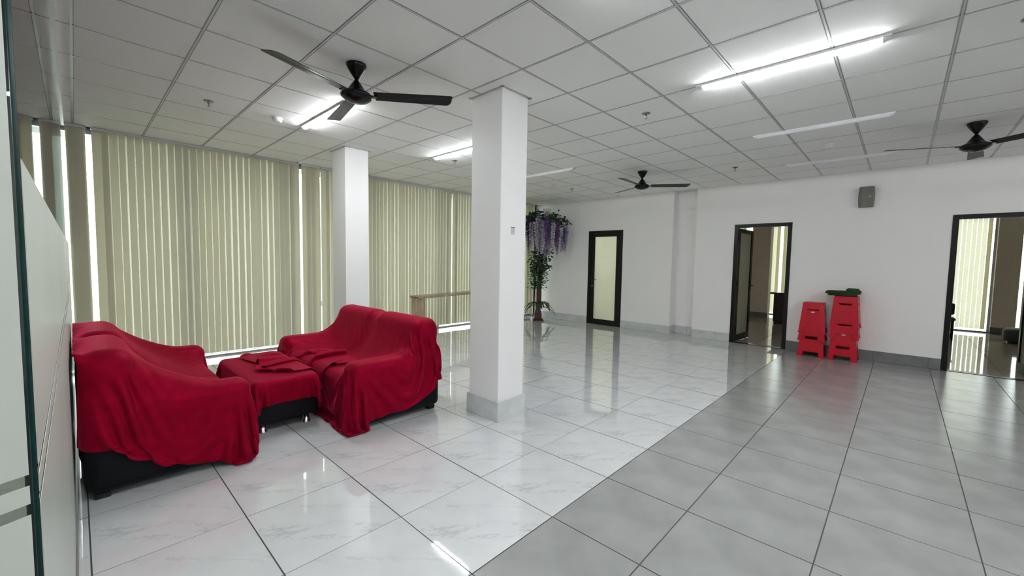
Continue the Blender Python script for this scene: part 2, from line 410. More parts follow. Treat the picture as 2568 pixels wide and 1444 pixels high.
# ---- skirting: each piece of tile on its own
def skirting(name, x0, x1, y, joints, m):
    root = tag(obj(name, abox(bmesh.new(), x0, x1, y-.004, y+.01, .0, .157), GROUT), kind='structure')
    ed = [x0]+[j for j in joints if x0+.02 < j < x1-.02]+[x1]
    for a, b in zip(ed, ed[1:]): box('skirting_tile', a+.0012, b-.0012, y-.014, y-.003, .0, .160, m, root, .0015)
    return root
J = sorted(-.6*k for k in range(0, 11))
skirting('baseboard_1', XL+.05, D1[0]-.002, YW, J, BASEWHITE)
b2 = skirting('baseboard_2', D1[1]+.002, -2.085, YW, J, BASEWHITE)
box('skirting_tile', -2.086, -2.072, YW-.014, YW+.22, 0, .16, BASEWHITE, b2, .0015)
skirting('baseboard_3', -2.07, -1.632, YW+.235, J, BASEWHITE)
skirting('baseboard_4', -1.63, D2[0]-.002, YW, J, BASEWHITE)
skirting('baseboard_5', D2[1]+.002, D3[0]-.002, YW, [.51, 1.11, 1.71], BASEGREY)
skirting('baseboard_6', D3[1]+.002, XR, YW, [3.3, 3.9, 4.5], BASEGREY)

# ---- pillars with tiled feet and the metal collar at the ceiling
def pillar(name, label, x0, x1, y0, y1):
    o = tag(box(name, x0, x1, y0, y1, 0, H+.01, PILLARM, None, .004), label, 'pillar', 'square white pillars', 'structure')
    t = .018
    box('skirting_tile', x0-t, x1+t, y0-t, y0-.001, 0, .185, BASEWHITE, o, .0015)
    box('skirting_tile', x1+.001, x1+t, y0-.0008, y1+t, 0, .185, BASEWHITE, o, .0015)
    box('skirting_tile', x0-t, x0-.001, y0-.0008, y1+t, 0, .185, BASEWHITE, o, .0015)
    box('skirting_tile', x0-.0008, x1+.0008, y1+.001, y1+t, 0, .185, BASEWHITE, o, .0015)
    bm = bmesh.new(); c = .018
    abox(bm, x0-.03, x1+.03, y0-c, y0-.001, H-.004, H-.001); abox(bm, x0-.03, x1+.03, y1+.001, y1+c, H-.004, H-.001)
    abox(bm, x0-c, x0-.001, y0-.03, y1+.03, H-.004, H-.001); abox(bm, x1+.001, x1+c, y0-.03, y1+.03, H-.004, H-.001)
    obj('ceiling_collar', bm, METAL, o)
    return o
pillar('pillar', 'nearer square white pillar with a pale tiled foot', -1.588, -1.200, 1.350, 1.682)
pillar('pillar', 'square white pillar behind the draped sofas, by the blinds', -4.475, -4.085, 1.300, 1.630)

# ---- windows behind the blinds
def window(name, y0, y1, x=XL+.0):
    fr = bmesh.new(); s = .045
    abox(fr, x-.03, x+.03, y0, y1, -.01, .025); abox(fr, x-.03, x+.03, y0, y1, H-.06, H+.02)
    abox(fr, x-.03, x+.03, y0, y0+s, .025, H-.06); abox(fr, x-.03, x+.03, y1-s, y1, .025, H-.06)
    root = obj(name, fr, METAL); tag(root, kind='structure')
    box('pane', x-.005, x+.005, y0+s, y1-s, .025, H-.06, GLASS, root)
    return root
wy = [-5.0, -3.5, -2.0, -.15, 1.05, 2.55, 4.05, 5.6, 7.2]
wy += [7.9, 10.4, 13.0]  # extra windows, added to bring daylight behind the closed frosted door
for i in range(len(wy)-1):
    if wy[i] != 7.2: window('window_%d' % (i+1), wy[i], wy[i+1])
def fwindow(name, x0, x1, y=YF):
    fr = bmesh.new(); s = .04
    abox(fr, x0, x1, y-.02, y+.03, 0, .03); abox(fr, x0, x1, y-.02, y+.03, H-.25, H-.2)
    abox(fr, x0, x0+s, y-.02, y+.03, .03, H-.25); abox(fr, x1-s, x1, y-.02, y+.03, .03, H-.25)
    root = obj(name, fr, METAL); tag(root, kind='structure')
    box('pane', x0+s, x1-s, y, y+.008, .03, H-.25, GLASS, root)
fwindow('window_14', -2.62, -1.55); fwindow('window_15', -1.55, -.15); fwindow('window_17', 3.22, 4.85); fwindow('window_16', 1.6, 2.88)

# ---- doors
def door(name, x0, x1, leaf, ang, text=True, hinge_left=True):
    w_ = x1-x0; f = .062; yk = YW-.012
    bm = bmesh.new()
    abox(bm, x0, x0+f, yk, YW+.075, 0, DT, .002); abox(bm, x1-f, x1, yk, YW+.075, 0, DT, .002)
    abox(bm, x0+f, x1-f, yk, YW+.075, DT-f, DT, .002)
    root = tag(obj(name, bm, BLACKALU), kind='structure')
    box('threshold', x0+f, x1-f, YW+.01, YW+.11, -.002, .004, BLACKALU, root)
    # leaf, modelled closed with its hinge at the origin and running along +x
    lw = w_-2*f-.006; s = .098 if name == 'door_1' else .085; t = .045
    bm = bmesh.new()
    abox(bm, 0, s, 0, t, .008, DT-f-.004, .003); abox(bm, lw-s, lw, 0, t, .008, DT-f-.004, .003)
    abox(bm, s, lw-s, 0, t, .008, .125, .003); abox(bm, s, lw-s, 0, t, DT-f-.075, DT-f-.004, .003)
    lf = obj('door_leaf', bm, BLACKALU, root)
    box('glass_panel', s, lw-s, t/2-.004, t/2+.004, .125, DT-f-.075, FROSTD, lf)
    k = bmesh.new()
    for i in range(23 if text else 2):
        if text:
            xx = s+.03+(lw-2*s-.05)*i/23; abox(k, xx, xx+.008+.006*(i % 3), t/2-.0052, t/2-.0042, 1.575, 1.590+.012*((i*7) % 3))
        else: abox(k, s+.004, lw-s-.2, t/2-.0052, t/2-.0042, 1.570+.022*i, 1.581+.022*i)
    obj('glass_lettering', k, mat('white_vinyl', (.85, .85, .83), .5), lf)
    hx = lw-.05 if hinge_left else .05; sg = -1 if hinge_left else 1
    if name == 'door_1': hx, sg = .06, 1
    k = bmesh.new()
    abox(k, hx-.018, hx+.018, -.008, 0, .96, 1.14, .003)
    tube(k, [(hx, -.002, 1.05), (hx, -.05, 1.05), (hx+sg*.012, -.055, 1.05), (hx+sg*.12, -.055, 1.052)], .009, 8)
    abox(k, hx-.018, hx+.018, t, t+.008, .96, 1.14, .003)
    tube(k, [(hx, t, 1.05), (hx, t+.05, 1.05), (hx+sg*.012, t+.055, 1.05), (hx+sg*.12, t+.055, 1.052)], .009, 8)
    obj('door_handle', k, BLACKALU, lf)
    k = bmesh.new(); tube(k, [(hx, -.001, .90), (hx, -.012, .90)], .013, 12); obj('lock_cylinder', k, METAL, lf)
    for z in (.25, 1.1, 1.95):
        k = bmesh.new(); tube(k, [(-.004, -.006, z-.05), (-.004, -.006, z+.05)], .009, 8); obj('hinge', k, BLACKALU, lf)
    if hinge_left: lf.location = (x0+f+.003, YW+.005, 0); lf.rotation_euler = (0, 0, ang)
    else:
        lf.location = (x1-f-.003, YW+.005+t, 0); lf.rotation_euler = (0, 0, PI+ang)
    if leaf: lf.location.y = YW+.075
    return root
door('door_1', D1[0], D1[1], 0, 0)
door('door_2', D2[0], D2[1], 1, math.radians(86), text=False)
door('door_3', D3[0], D3[1], 1, math.radians(-89), hinge_left=False, text=False)

# ---- glass partition beside the camera, frosted up to eye height
gp = thing('glass_partition', 'frameless glass partition with frosted lower film at the left edge', 'partition')
gp['kind'] = 'structure'
pj = [.50, -1.00, -2.55, -4.10, XW-.03]
FZ = 1.560
for a, b in zip(pj, pj[1:]):
    p_ = box('glass_panel', b+.003, a-.003, YP-.012, YP, .012, H-.03, GLASS, gp)
    for z0, z1 in ((.012, 1.085), (1.100, 1.125), (1.140, FZ)):
        box('frosted_film', b+.004, a-.004, YP+.0004, YP+.0012, z0, z1, FROST, p_)
    if a == .50: box('glass_edge', a-.003, a-.0022, YP-.0118, YP-.0002, .012, H-.03, GLASSEDGE, p_)
box('top_channel', pj[-1], .50, YP-.025, YP+.012, H-.030, H-.001, TBAR, gp)
box('floor_channel', pj[-1], .50, YP-.022, YP+.010, .0, .014, METAL, gp)
dl = thing('glass_door', 'frosted glass door leaf swung open at the extreme left edge', 'door', (.524, YP-.006, 0), math.atan2(-.914, .407))
dl['kind'] = 'structure'
lp = box('glass_panel', .0, .86, -.006, .006, .01, H-.45, GLASS, dl)
for z0, z1 in ((.012, 1.085), (1.100, 1.125), (1.140, 2.0)):
    box('frosted_film', .003, .857, .0064, .0072, z0, z1, FROST, lp)
box('glass_edge', -.0008, .0, -.006, .006, .01, H-.45, GLASSEDGE, lp)
k = bmesh.new(); abox(k, .0, .10, -.014, .014, 0, .06, .002); obj('floor_patch_fitting', k, METAL, dl)
wallmesh('trim_5', [(.505, 1.9, YP-.02, YP+.02, H-.44, H)], PLASTER)

# ---- vertical blinds
def blind(label, y0, y1, seed, z0=.085, axis='y', off=XW, over=.141, openr=(4, 6), grp='vertical blinds along the window wall', chain=True, pitch=.0758):
    rb = random.Random(seed)
    wd = over; n = max(2, round((y1-y0-wd)/pitch)+1); p = (y1-y0-wd)/(n-1)
    root = thing('vertical_blind', label, 'blind', (off, y0, 0) if axis == 'y' else (y0, off, 0), 0 if axis == 'y' else -PI/2, grp)
    L_ = y1-y0; fabric = SLAT if axis == 'y' else SLATB
    sgn = 1 if axis == 'y' else 1
    def Y(v): return v if axis == 'y' else v
    box('headrail', -.02, .02, 0, L_, H-.030, H-.003, TBAR, root)
    src = None
    for i in range(n):
        if src is None:
            bm = bmesh.new(); K = 6
            rows = []
            for z in (z0, (z0+H-.03)/2, H-.03):
                rows.append([bm.verts.new((.0032*(1-(2*k/K-1)**2), (k/K-.5)*wd, z)) for k in range(K+1)])
            for r0, r1 in zip(rows, rows[1:]):
                for k in range(K): bm.faces.new((r0[k], r0[k+1], r1[k+1], r1[k]))
            src = obj('slat', bm, fabric, root, smooth=True)
            s = src
        else: s = inst('slat', src, root)
        weak = rb.random() < .25 and axis == 'y'
        s.location = (rb.uniform(-.001, .001), wd/2+i*p+rb.uniform(-.0045, .0045), 0)
        s.rotation_euler = (0, 0, math.radians(rb.uniform(*openr) if not weak else rb.uniform(3.0, 4.0)))
        if weak: s.location.y += .008
        if i in (0, n-1):                               # extra slat added behind each end to dim its bright single layer
            e_ = inst('slat', src, root, (s.location.x-.014, s.location.y, 0), tuple(s.rotation_euler))
    if chain:
        bm = bmesh.new(); tube(bm, [(.004, .01, z0-.012), (.004, L_-.01, z0-.012)], .003, 6)
        obj('bottom_chain', bm, BLACKALU, root)
    return root
blind('narrow cream blind strip squeezed beside the glass partition', -1.240, -1.070, 3)
blind('wide cream blind behind the left draped sofa', -1.030, 1.268, 4)
blind('short cream blind partly behind the rear pillar, bead cord at its edge', 1.305, 1.588, 5)
blind('cream blind between the rear pillar and the oak counter', 1.603, 4.306, 6)
blind('cream blind mostly hidden behind the nearer pillar', 4.330, 6.62, 7)
blind('short cream blind behind the flowering tree', 6.68, 7.03, 8)
blind('cream blind seen through the middle doorway', -1.88, -1.262, 9, axis='x', off=YF-.12, grp='blinds in the rooms beyond', over=.083, openr=(20, 30))
blind('cream blind left of the column beyond the middle doorway, mostly hidden', -2.60, -2.16, 15, axis='x', off=YF-.12, grp='blinds in the rooms beyond', over=.083, openr=(5, 9))
blind('cream blind right of the shadowed wall beyond the right doorway', 3.30, 4.80, 16, axis='x', off=YF-.12, grp='blinds in the rooms beyond', over=.083, openr=(12, 20))
blind('cream blind glowing through the right doorway', 1.62, 2.80, 10, axis='x', off=YF-.12, grp='blinds in the rooms beyond', over=.083, openr=(24, 36))
blind('tan blind beside the dark cabinet beyond the middle doorway', -1.19, -.2, 12, axis='x', off=YF-.12, grp='blinds in the rooms beyond', over=.083, openr=(3, 8))
blind('cream blind in the space behind the glass partition, glimpsed at the far left', -4.95, -1.30, 14)
# bead cord with its weight
cordo = thing('blind_cord', 'white bead cord with a small weight hanging left of the rear pillar', 'cord', (XW+.035, 1.580, 0))
bm = bmesh.new(); tube(bm, [(0, 0, H-.04), (.002, -.004, 1.6), (0, -.006, .74)], .0025, 6); tube(bm, [(0, .016, H-.04), (.004, .024, 1.6), (0, .016, .80), (0, -.004, .74)], .0025, 6)
obj('cord', bm, WHITEPL, cordo)
bm = bmesh.new(); abox(bm, -.008, .008, -.018, .006, .655, .735, .003); obj('cord_weight', bm, WHITEPL, cordo)

# ================================================================== CEILING FITTINGS
def batten(x, y, lit, label, group):
    r = thing('batten_light', label, 'ceiling light', (x, y, H), 0, group)
    bm = bmesh.new()
    prof = [(-.037, -.001), (-.038, -.0165), (.038, -.0165), (.037, -.001)]
    a = [bm.verts.new((-.60, u, v)) for u, v in prof]; b = [bm.verts.new((.60, u, v)) for u, v in prof]
    bm.faces.new(a); bm.faces.new(b[::-1])
    for i in range(4): bm.faces.new((a[i], a[(i+1) % 4], b[(i+1) % 4], b[i]))
    obj('housing', bm, WHITEPL, r)
    bm = bmesh.new(); prof = [(-.034, -.0168), (-.028, -.026), (-.018, -.034), (0, -.038), (.018, -.034), (.028, -.026), (.034, -.0168)]
    L_ = .555
    a = [bm.verts.new((-L_, u, v)) for u, v in prof]; b = [bm.verts.new((L_, u, v)) for u, v in prof]
    bm.faces.new(a); bm.faces.new(b[::-1])
    for i in range(7): bm.faces.new((a[i], a[(i+1) % 7], b[(i+1) % 7], b[i]))
    obj('diffuser', bm, LIT if lit else OFFTUBE, r)
    for s in (-1, 1):
        bm = bmesh.new()
        a = [bm.verts.new((s*L_, u, v)) for u, v in prof]; b = [bm.verts.new((s*.60, u*.8, -.008+(v+.0085)*.25)) for u, v in prof]
        bm.faces.new(a); bm.faces.new(b[::-1])
        for i in range(7): bm.faces.new((a[i], a[(i+1) % 7], b[(i+1) % 7], b[i]))
        obj('end_cap', bm, WHITEPL, r)
        for u in (-.045, .045):
            pass
    bm = bmesh.new()
    for xx in (-.30, .30): abox(bm, xx-.018, xx+.018, -.040, -.031, -.012, -.001, .001)
    obj('clip', bm, WHITEPL, r)
    return r
LG, UG = 'batten lights on the ceiling grid', 'batten lights on the ceiling grid'
batten(.634, 2.429, 1, 'large lit white batten light, the brightest and nearest to the right', LG)
batten(-3.066, .629, 1, 'lit white batten light half hidden behind the nearest ceiling fan', LG)
batten(-3.066, 2.429, 1, 'lit white batten light cut off by the nearer pillar', LG)
batten(.634, 4.229, 0, 'unlit white batten light directly beyond the brightest one', UG)
batten(.634, 6.029, 0, 'unlit white batten light closest to the door wall', UG)
batten(-3.066, 4.229, 0, 'unlit white batten light just right of the nearer pillar', UG)
batten(.634, .629, 1, 'lit batten light overhead, above the photograph', LG)
batten(4.334, .629, 1, 'lit batten light outside the frame on the right, first in its row', LG)
batten(4.334, 2.429, 1, 'lit batten light outside the frame on the right, middle one in its row', LG)
batten(4.334, 4.229, 1, 'unseen batten light last in the right-hand row, lit to brighten the door wall', LG)  # out of view, switched on to brighten the door wall
batten(.634, -3.0, 0, 'unlit batten light behind the camera', LG)
batten(.634, -1.171, 1, 'unseen batten light above the camera, added to brighten pillar and wall', LG)  # extra overhead lamp, added to lift pillar front and wall
batten(4.334, -1.171, 1, 'unseen batten light level with the camera, added as extra fill light', LG)  # out-of-view lamp added for more general fill
batten(-3.066, -3.0, 1, 'unseen batten light behind the partition, added to brighten its frosted film', LG)  # unseen lamp added so the frosted film reads brighter

r1 = batten(-3.6, 9.2, 1, 'unseen batten light added to brighten the closed frosted door from behind', LG); r1.location.z = H-.004  # added lamp that makes the closed door's glass glow
r1 = batten(-4.9, 8.2, 1, 'second unseen batten light added behind the closed frosted door, near the glass wall', LG); r1.location.z = H-.004  # another lamp added there for still brighter door glass
def fan(x, y, rz, label):
    r = thing('ceiling_fan', label, 'ceiling fan', (x, y, H), rz, 'black three-blade ceiling fans')
    bm = bmesh.new(); lathe(bm, [(.060, -.001), (.074, -.003), (.075, -.012), (.068, -.03), (.045, -.068), (.022, -.100), (.013, -.113)], 40)
    obj('canopy', bm, BLACKFAN, r, True)
    bm = bmesh.new(); lathe(bm, [(.011, -.106), (.013, -.118), (.030, -.140), (.050, -.170), (.068, -.198), (.074, -.204), (.100, -.215), (.116, -.230), (.118, -.240), (.108, -.256), (.085, -.272), (.045, -.286), (.0, -.290)], 48, cap=False)
    obj('motor_housing', bm, BLACKFAN, r, True)
    bm = bmesh.new(); lathe(bm, [(.006, -.095), (.006, -.12)], 12); obj('downrod', bm, METAL, r)
    for k in range(3):
        # blade along +x, root at r=.125, leading corner rounded, trailing corner pointed
        bm = bmesh.new(); N = 26; pts_t = []; x0, x1, wd = .135, .735, .112
        outline = [(x0, .052), (x1-.06, .064)]
        for i in range(9):
            t = i/8*PI/2; outline.append((x1-.06+.05*math.sin(t), .064-.075*(1-math.cos(t))))
        outline += [(x1-.002, -.050), (x1-.004, -.060), (x1-.02, -.064), (x0, -.052)]
        top = []; bot = []
        def zz(px_, py_): return -.232 + -py_*math.tan(math.radians(11)) + .004*math.cos(py_/.056*1.2)
        for px_, py_ in outline:
            top.append(bm.verts.new((px_, py_, zz(px_, py_)+.0018))); bot.append(bm.verts.new((px_, py_, zz(px_, py_)-.0018)))
        bm.faces.new(top); bm.faces.new(bot[::-1])
        for i in range(len(top)): bm.faces.new((top[i], top[(i+1) % len(top)], bot[(i+1) % len(top)], bot[i]))
        b_ = obj('blade', bm, BLACKBLADE, r); b_.rotation_euler = (0, 0, k*2*PI/3)
        bm = bmesh.new(); abox(bm, .095, .155, -.022, .022, -.240, -.232, .002)
        for q in (.142, .150): pass
        obj('bracket', bm, BLACKFAN, b_)
    return r
fan(-1.766, .329, math.radians(-70), 'large black ceiling fan, the nearest of the three')
fan(-1.766, 5.129, math.radians(33), 'small distant black ceiling fan near the middle of the room')
fan(1.834, 5.129, math.radians(-155), 'black ceiling fan cut off by the right edge of the photo')

def sprinkler(x, y, label):
    r = thing('fire_sprinkler', label, 'sprinkler', (x, y, H), 0, 'ceiling sprinklers')
    bm = bmesh.new(); lathe(bm, [(.042, .0), (.041, -.004), (.022, -.010), (.014, -.012)], 28); obj('escutcheon', bm, CHROME, r, True)
    bm = bmesh.new(); lathe(bm, [(.010, -.010), (.010, -.028)], 12)
    for s in (-1, 1): tube(bm, [(s*.009, 0, -.026), (s*.013, 0, -.038), (s*.003, 0, -.050)], .0022, 6)
    obj('frame', bm, CHROME, r)
    bm = bmesh.new(); lathe(bm, [(.015, -.050), (.015, -.052)], 16); obj('deflector', bm, CHROME, r)
    return r
for x, y, l in ((-3.566, -.271, 'metal sprinkler head left of the nearest fan'), (-3.566, 2.729, 'metal sprinkler head below the lit batten by the nearer pillar'),
                (-.566, 2.729, 'metal sprinkler head right of the nearer pillar, in the open ceiling'), (-3.566, 5.729, 'tiny far sprinkler head left of the distant fan'),
                (-.566, 5.729, 'tiny sprinkler head right of the distant fan'), (1.834, 2.729, 'sprinkler head at the top right corner of the photo')):
    sprinkler(x, y, l)
def smoke(x, y, label):
    r = thing('smoke_detector', label, 'smoke detector', (x, y, H), 0, 'white smoke detectors')
    bm = bmesh.new(); lathe(bm, [(.052, 0), (.052, -.012), (.048, -.015)], 32); obj('base', bm, WHITEPL, r)
    bm = bmesh.new(); lathe(bm, [(.044, -.015), (.044, -.019), (.047, -.020), (.047, -.025), (.042, -.026), (.042, -.029), (.045, -.030), (.041, -.040), (.030, -.046), (0, -.047)], 32, cap=False); obj('sensor_head', bm, WHITEPL, r)
    return r
smoke(-3.566, .329, 'white smoke detector left of the half-hidden lit batten')
smoke(.634, 5.129, 'white smoke detector between the two unlit battens at right')
smoke(-3.566, 5.129, 'faint far smoke detector just right of the nearer pillar')

# ================================================================== ON THE WALLS
sp_ = thing('wall_speaker', 'olive grey wall speaker high between the two open doors', 'speaker', (.905, YW, 2.52))
bm = bmesh.new()
n_ = 10; ring = []
for z in [(-.152+.304*i/n_) for i in range(n_+1)]:
    hw = .086+.010*(1-(z/.152)**2)*1.0
    ring.append([bm.verts.new((-hw, -.001, z)), bm.verts.new((-hw, -.085, z)), bm.verts.new((-hw*.6, -.105, z)), bm.verts.new((hw*.6, -.105, z)), bm.verts.new((hw, -.085, z)), bm.verts.new((hw, -.001, z))])
for a, b in zip(ring, ring[1:]):
    for i in range(6): bm.faces.new((a[i], a[(i+1) % 6], b[(i+1) % 6], b[i]))
bm.faces.new(ring[0]); bm.faces.new(ring[-1])
obj('cabinet', bm, SPEAKER, sp_)
bm = bmesh.new()
for i in range(18): abox(bm, -.052, .052, -.1075, -.105, -.135+.0155*i, -.128+.0155*i)
obj('grille', bm, SPEAKER, sp_)
bm = bmesh.new(); abox(bm, .030, .052, -.110, -.107, -.005, .006, .001); obj('badge', bm, WHITEPL, sp_)
cd_ = thing('wall_card', 'small pale notice card with a dark header stuck on the nearer pillar', 'card', (-1.1995, 1.509, 1.716))
CARD = mat('printed_card', (.48, .48, .50), .5, noise=.15, nscale=90); CARDW = mat('card_border', (.12, .12, .13), .5, noise=.05)
bm = bmesh.new(); abox(bm, 0, .0012, -.024, .024, -.036, .022); obj('card', bm, CARD, cd_)
bm = bmesh.new(); abox(bm, .0, .0016, -.026, .026, .022, .029); obj('header_strip', bm, CARDW, cd_)
so = thing('wall_outlet', 'small brown wall socket low on the wall beside the flowering tree', 'socket', (-5.286, YW, .33))
bm = bmesh.new(); abox(bm, -.035, .035, -.009, 0, -.062, .062, .002); obj('cover_plate', bm, mat('brown_plate', (.16, .12, .11), .4, noise=.05), so)
bm = bmesh.new(); abox(bm, -.018, .018, -.013, -.009, -.03, .03, .002); obj('socket_face', bm, BLACKALU, so)

# ================================================================== RED STOOLS
def stool(x, y, z, rz, h, wb, wt, slots, badge, rib, label, group):
    r = thing('plastic_stool', label, 'stool', (x, y, z), rz, group)
    def hw(zz): return wb/2 + (wt-wb)/2*zz/h
    # four splayed L-shaped legs joined to apron panels, one shell
    bm = bmesh.new(); t = .006
    zl = [0, .075, h-.012]
    for k in range(4):
        R_ = Matrix.Rotation(k*PI/2, 3, 'Z')
        def V(u, zz, inn=0): a = hw(zz)-inn; return bm.verts.new(R_ @ Vector((u, -a, zz)))
        lw = .068
        # leg half-panels on this face
        def quadbox(ua, ub, za, zb):
            pa = [V(u0*(hw(zq)), zq, 0) for u0, zq in ((ua, za), (ub, za), (ub, zb), (ua, zb))]
            pb = [V(u0*(hw(zq)-t), zq, t) for u0, zq in ((ua, za), (ub, za), (ub, zb), (ua, zb))]
            bm.faces.new(pa); bm.faces.new(pb[::-1])
            for i in range(4): bm.faces.new((pa[i], pa[(i+1) % 4], pb[(i+1) % 4], pb[i]))
        s = .60
        quadbox(-1, -s, 0, .078); quadbox(s, 1, 0, .078)
        cuts = sorted(slots)
        z0 = .078
        for zc, sh in cuts:
            quadbox(-1, 1, z0, zc-sh/2); quadbox(-1, -.52, zc-sh/2, zc+sh/2); quadbox(.52, 1, zc-sh/2, zc+sh/2); z0 = zc+sh/2
        quadbox(-1, 1, z0, h-.012)
        # proud ribs and the foot rim
        for zc in (.086, .112, .138, .17, h-.045, h-.075, h-.235, h-.26):
            pa = hw(zc)
            q = bmesh.ops.create_cube(bm, size=1)['verts']
            bmesh.ops.scale(bm, vec=(pa*1.1, .004, .009), verts=q); bmesh.ops.translate(bm, vec=(0, -pa-.001, zc), verts=q); bmesh.ops.rotate(bm, cent=(0, 0, 0), matrix=R_, verts=q)
        for sx in (-1, 1):
            pa = hw(.01); q = bmesh.ops.create_cube(bm, size=1)['verts']
            bmesh.ops.scale(bm, vec=(.06, .007, .018), verts=q); bmesh.ops.translate(bm, vec=(sx*(pa-.027), -pa-.002, .009), verts=q); bmesh.ops.rotate(bm, cent=(0, 0, 0), matrix=R_, verts=q)
    obj('legs', bm, REDPL, r)
    bm = bmesh.new(); a = hw(h-.012)+.002; abox(bm, -a, a, -a, a, h-.02, h, .009, 3); obj('seat', bm, REDPL, r, True)
    bm = bmesh.new()
    if rib: abox(bm, -.05, .05, -.004, .004, h-.018-rib, h-.018); abox(bm, -.004, .004, -.05, .05, h-.018-rib, h-.018)
    else: abox(bm, -.05, .05, -.004, .004, h-.05, h-.018); abox(bm, -.004, .004, -.05, .05, h-.05, h-.018)
    obj('inner_rib', bm, REDPL, r)
    if badge is not None:
        bm = bmesh.new(); lathe(bm, [(.5, 0), (.5, .5), (.3, 1)], 20)
        bmesh.ops.scale(bm, vec=(.056, .020, .003), verts=bm.verts[:]); bmesh.ops.rotate(bm, cent=(0, 0, 0), matrix=Matrix.Rotation(PI/2, 3, 'X'), verts=bm.verts[:])
        bmesh.ops.translate(bm, vec=(0, -hw(badge)-.0005, badge), verts=bm.verts[:]); obj('badge', bm, BADGE, r)
    return r
G1, G2 = 'stacked red plastic stools', 'stacked red plastic stools'
X1, Y1 = .362, 7.000
stool(X1, Y1, 0, .03, .49, .352, .27, [(.30, .042)], None, 0, 'red plastic stool at the bottom of the shorter stack', G1)
stool(X1, Y1, .255, .02, .49, .352, .27, [(.36, .02)], None, .22, 'red plastic stool in the middle of the shorter stack', G1)
stool(X1, Y1, .378, .03, .49, .352, .27, [(.305, .018), (.37, .02)], .337, .10, 'red plastic stool on top of the shorter stack, oval badge on its side', G1)
X2, Y2 = .765, 7.015
stool(X2, Y2, 0, .0, .49, .358, .285, [(.205, .045)], .40, 0, 'red plastic stool at the bottom of the taller stack', G2)
stool(X2, Y2, .34, .01, .49, .358, .285, [(.215, .022)], None, .30, 'red plastic stool in the middle of the taller stack', G2)
stool(X2, Y2, .505, -.01, .49, .358, .285, [(.37, .026)], None, .14, 'red plastic stool on top of the taller stack, under the green cloth', G2)
# folded green cloth
gc = thing('folded_cloth', 'dark green folded cloth lying on top of the taller red stool stack', 'cloth', (.735, 6.99, .996))
bm = bmesh.new(); q = random.Random(5)
def slab(bm, x0, x1, y0, y1, z0, z1, n=14):
    rows = []
    for i in range(n+1):
        x = x0+(x1-x0)*i/n; row = []
        for k in range(12):
            a = 2*PI*k/12; cy, cz = (y0+y1)/2, (z0+z1)/2
            f = 1 if 0 < i < n else .55
            row.append(bm.verts.new((x, cy+(y1-y0)/2*f*math.copysign(abs(math.cos(a))**.5, math.cos(a))+q.uniform(-.004, .004), cz+(z1-z0)/2*f*math.copysign(abs(math.sin(a))**.7, math.sin(a))+q.uniform(-.003, .003))))
        rows.append(row)
    for a, b in zip(rows, rows[1:]):
        for k in range(12): bm.faces.new((a[k], a[(k+1) % 12], b[(k+1) % 12], b[k]))
    bm.faces.new(rows[0]); bm.faces.new(rows[-1])
slab(bm, -.20, .155, -.13, .12, 0, .034); slab(bm, -.235, .19, -.135, .12, .026, .066); slab(bm, -.225, .16, -.12, .11, .058, .080)
obj('lower_folds', bm, GREENCL, gc, True)
bm = bmesh.new(); slab(bm, .02, .175, -.10, .07, .060, .122, 8); slab(bm, .06, .20, -.10, .05, .045, .092, 8); obj('top_fold', bm, GREENCL, gc, True)

# ================================================================== OAK COUNTER
ct = thing('oak_counter', 'light oak laminate counter table in front of the blinds', 'counter', (-4.89, 3.05, 0), math.radians(11))
# local: +x towards the room, +y along the counter; origin at the near front corner
box('worktop', -.29, 0, 0, 2.0, .742, .785, OAK, ct, .002)
box('side_panel', -.275, -.012, .025, .115, 0, .742, OAK, ct, .002)
box('side_panel', -.275, -.012, 1.88, 1.975, 0, .742, OAK, ct, .002)
box('edge_slot', -.26, -.07, -.0012, .004, .758, .766, BLACKALU, ct)

# ================================================================== ARTIFICIAL WISTERIA TREE
tr = thing('artificial_wisteria', 'artificial wisteria tree with white and purple hanging flowers in the corner', 'tree', (-5.13, 6.62, 0))
BARK = mat('brown_bark', (.10, .045, .03), .8, noise=.4, nscale=20, bump=.8, bscale=60)
LEAF = mat('dark_leaf', (.014, .050, .014), .5, noise=.5, nscale=9); LEAFB = mat('mid_green_leaf', (.025, .13, .03), .5, noise=.4, nscale=9)
FERN = mat('fern_leaf', (.045, .065, .035), .6, noise=.4, nscale=20)
POT = mat('red_brown_pot', (.05, .012, .010), .5, noise=.2)
WFL = mat('white_petal', (.60, .58, .62), .6, noise=.12, nscale=30); PFL = mat('purple_petal', (.12, .05, .20), .6, noise=.35, nscale=25); LFL = mat('lilac_petal', (.28, .20, .38), .6, noise=.25, nscale=25)
bm = bmesh.new(); lathe(bm, [(.19, .0), (.19, .03), (.13, .06), (.12, .20), (.09, .26), (.0, .26)], 4, cap=True); obj('pot_stand', bm, POT, tr)
q = random.Random(21)
for i, ph in enumerate((0, 2.1, 4.2)):
    bm = bmesh.new(); pts = []
    for k in range(22):
        t = k/21; z = .15+2.15*t; pts.append((.035*math.cos(ph+5*t)+.06*math.sin(2*t), .035*math.sin(ph+5*t), z))
    tube(bm, pts, [.034-.014*k/21 for k in range(22)], 8); obj('trunk', bm, BARK, tr, True)
bm = bmesh.new()
brs = []
for i in range(14):
    a = q.uniform(0, 2*PI); L_ = q.uniform(.3, .75); ex, ey = L_*math.cos(a), L_*math.sin(a)*.6
    ex = max(-.38, ex); ey = max(-.7, min(.5, ey)); ez = q.uniform(2.35, 2.6)
    brs.append((ex, ey, ez)); tube(bm, [(.03, 0, q.uniform(1.6, 2.2)), (ex*.4, ey*.4, 2.35), (ex, ey, ez)], [.014, .010, .004], 6)
obj('branches', bm, BARK, tr, True)
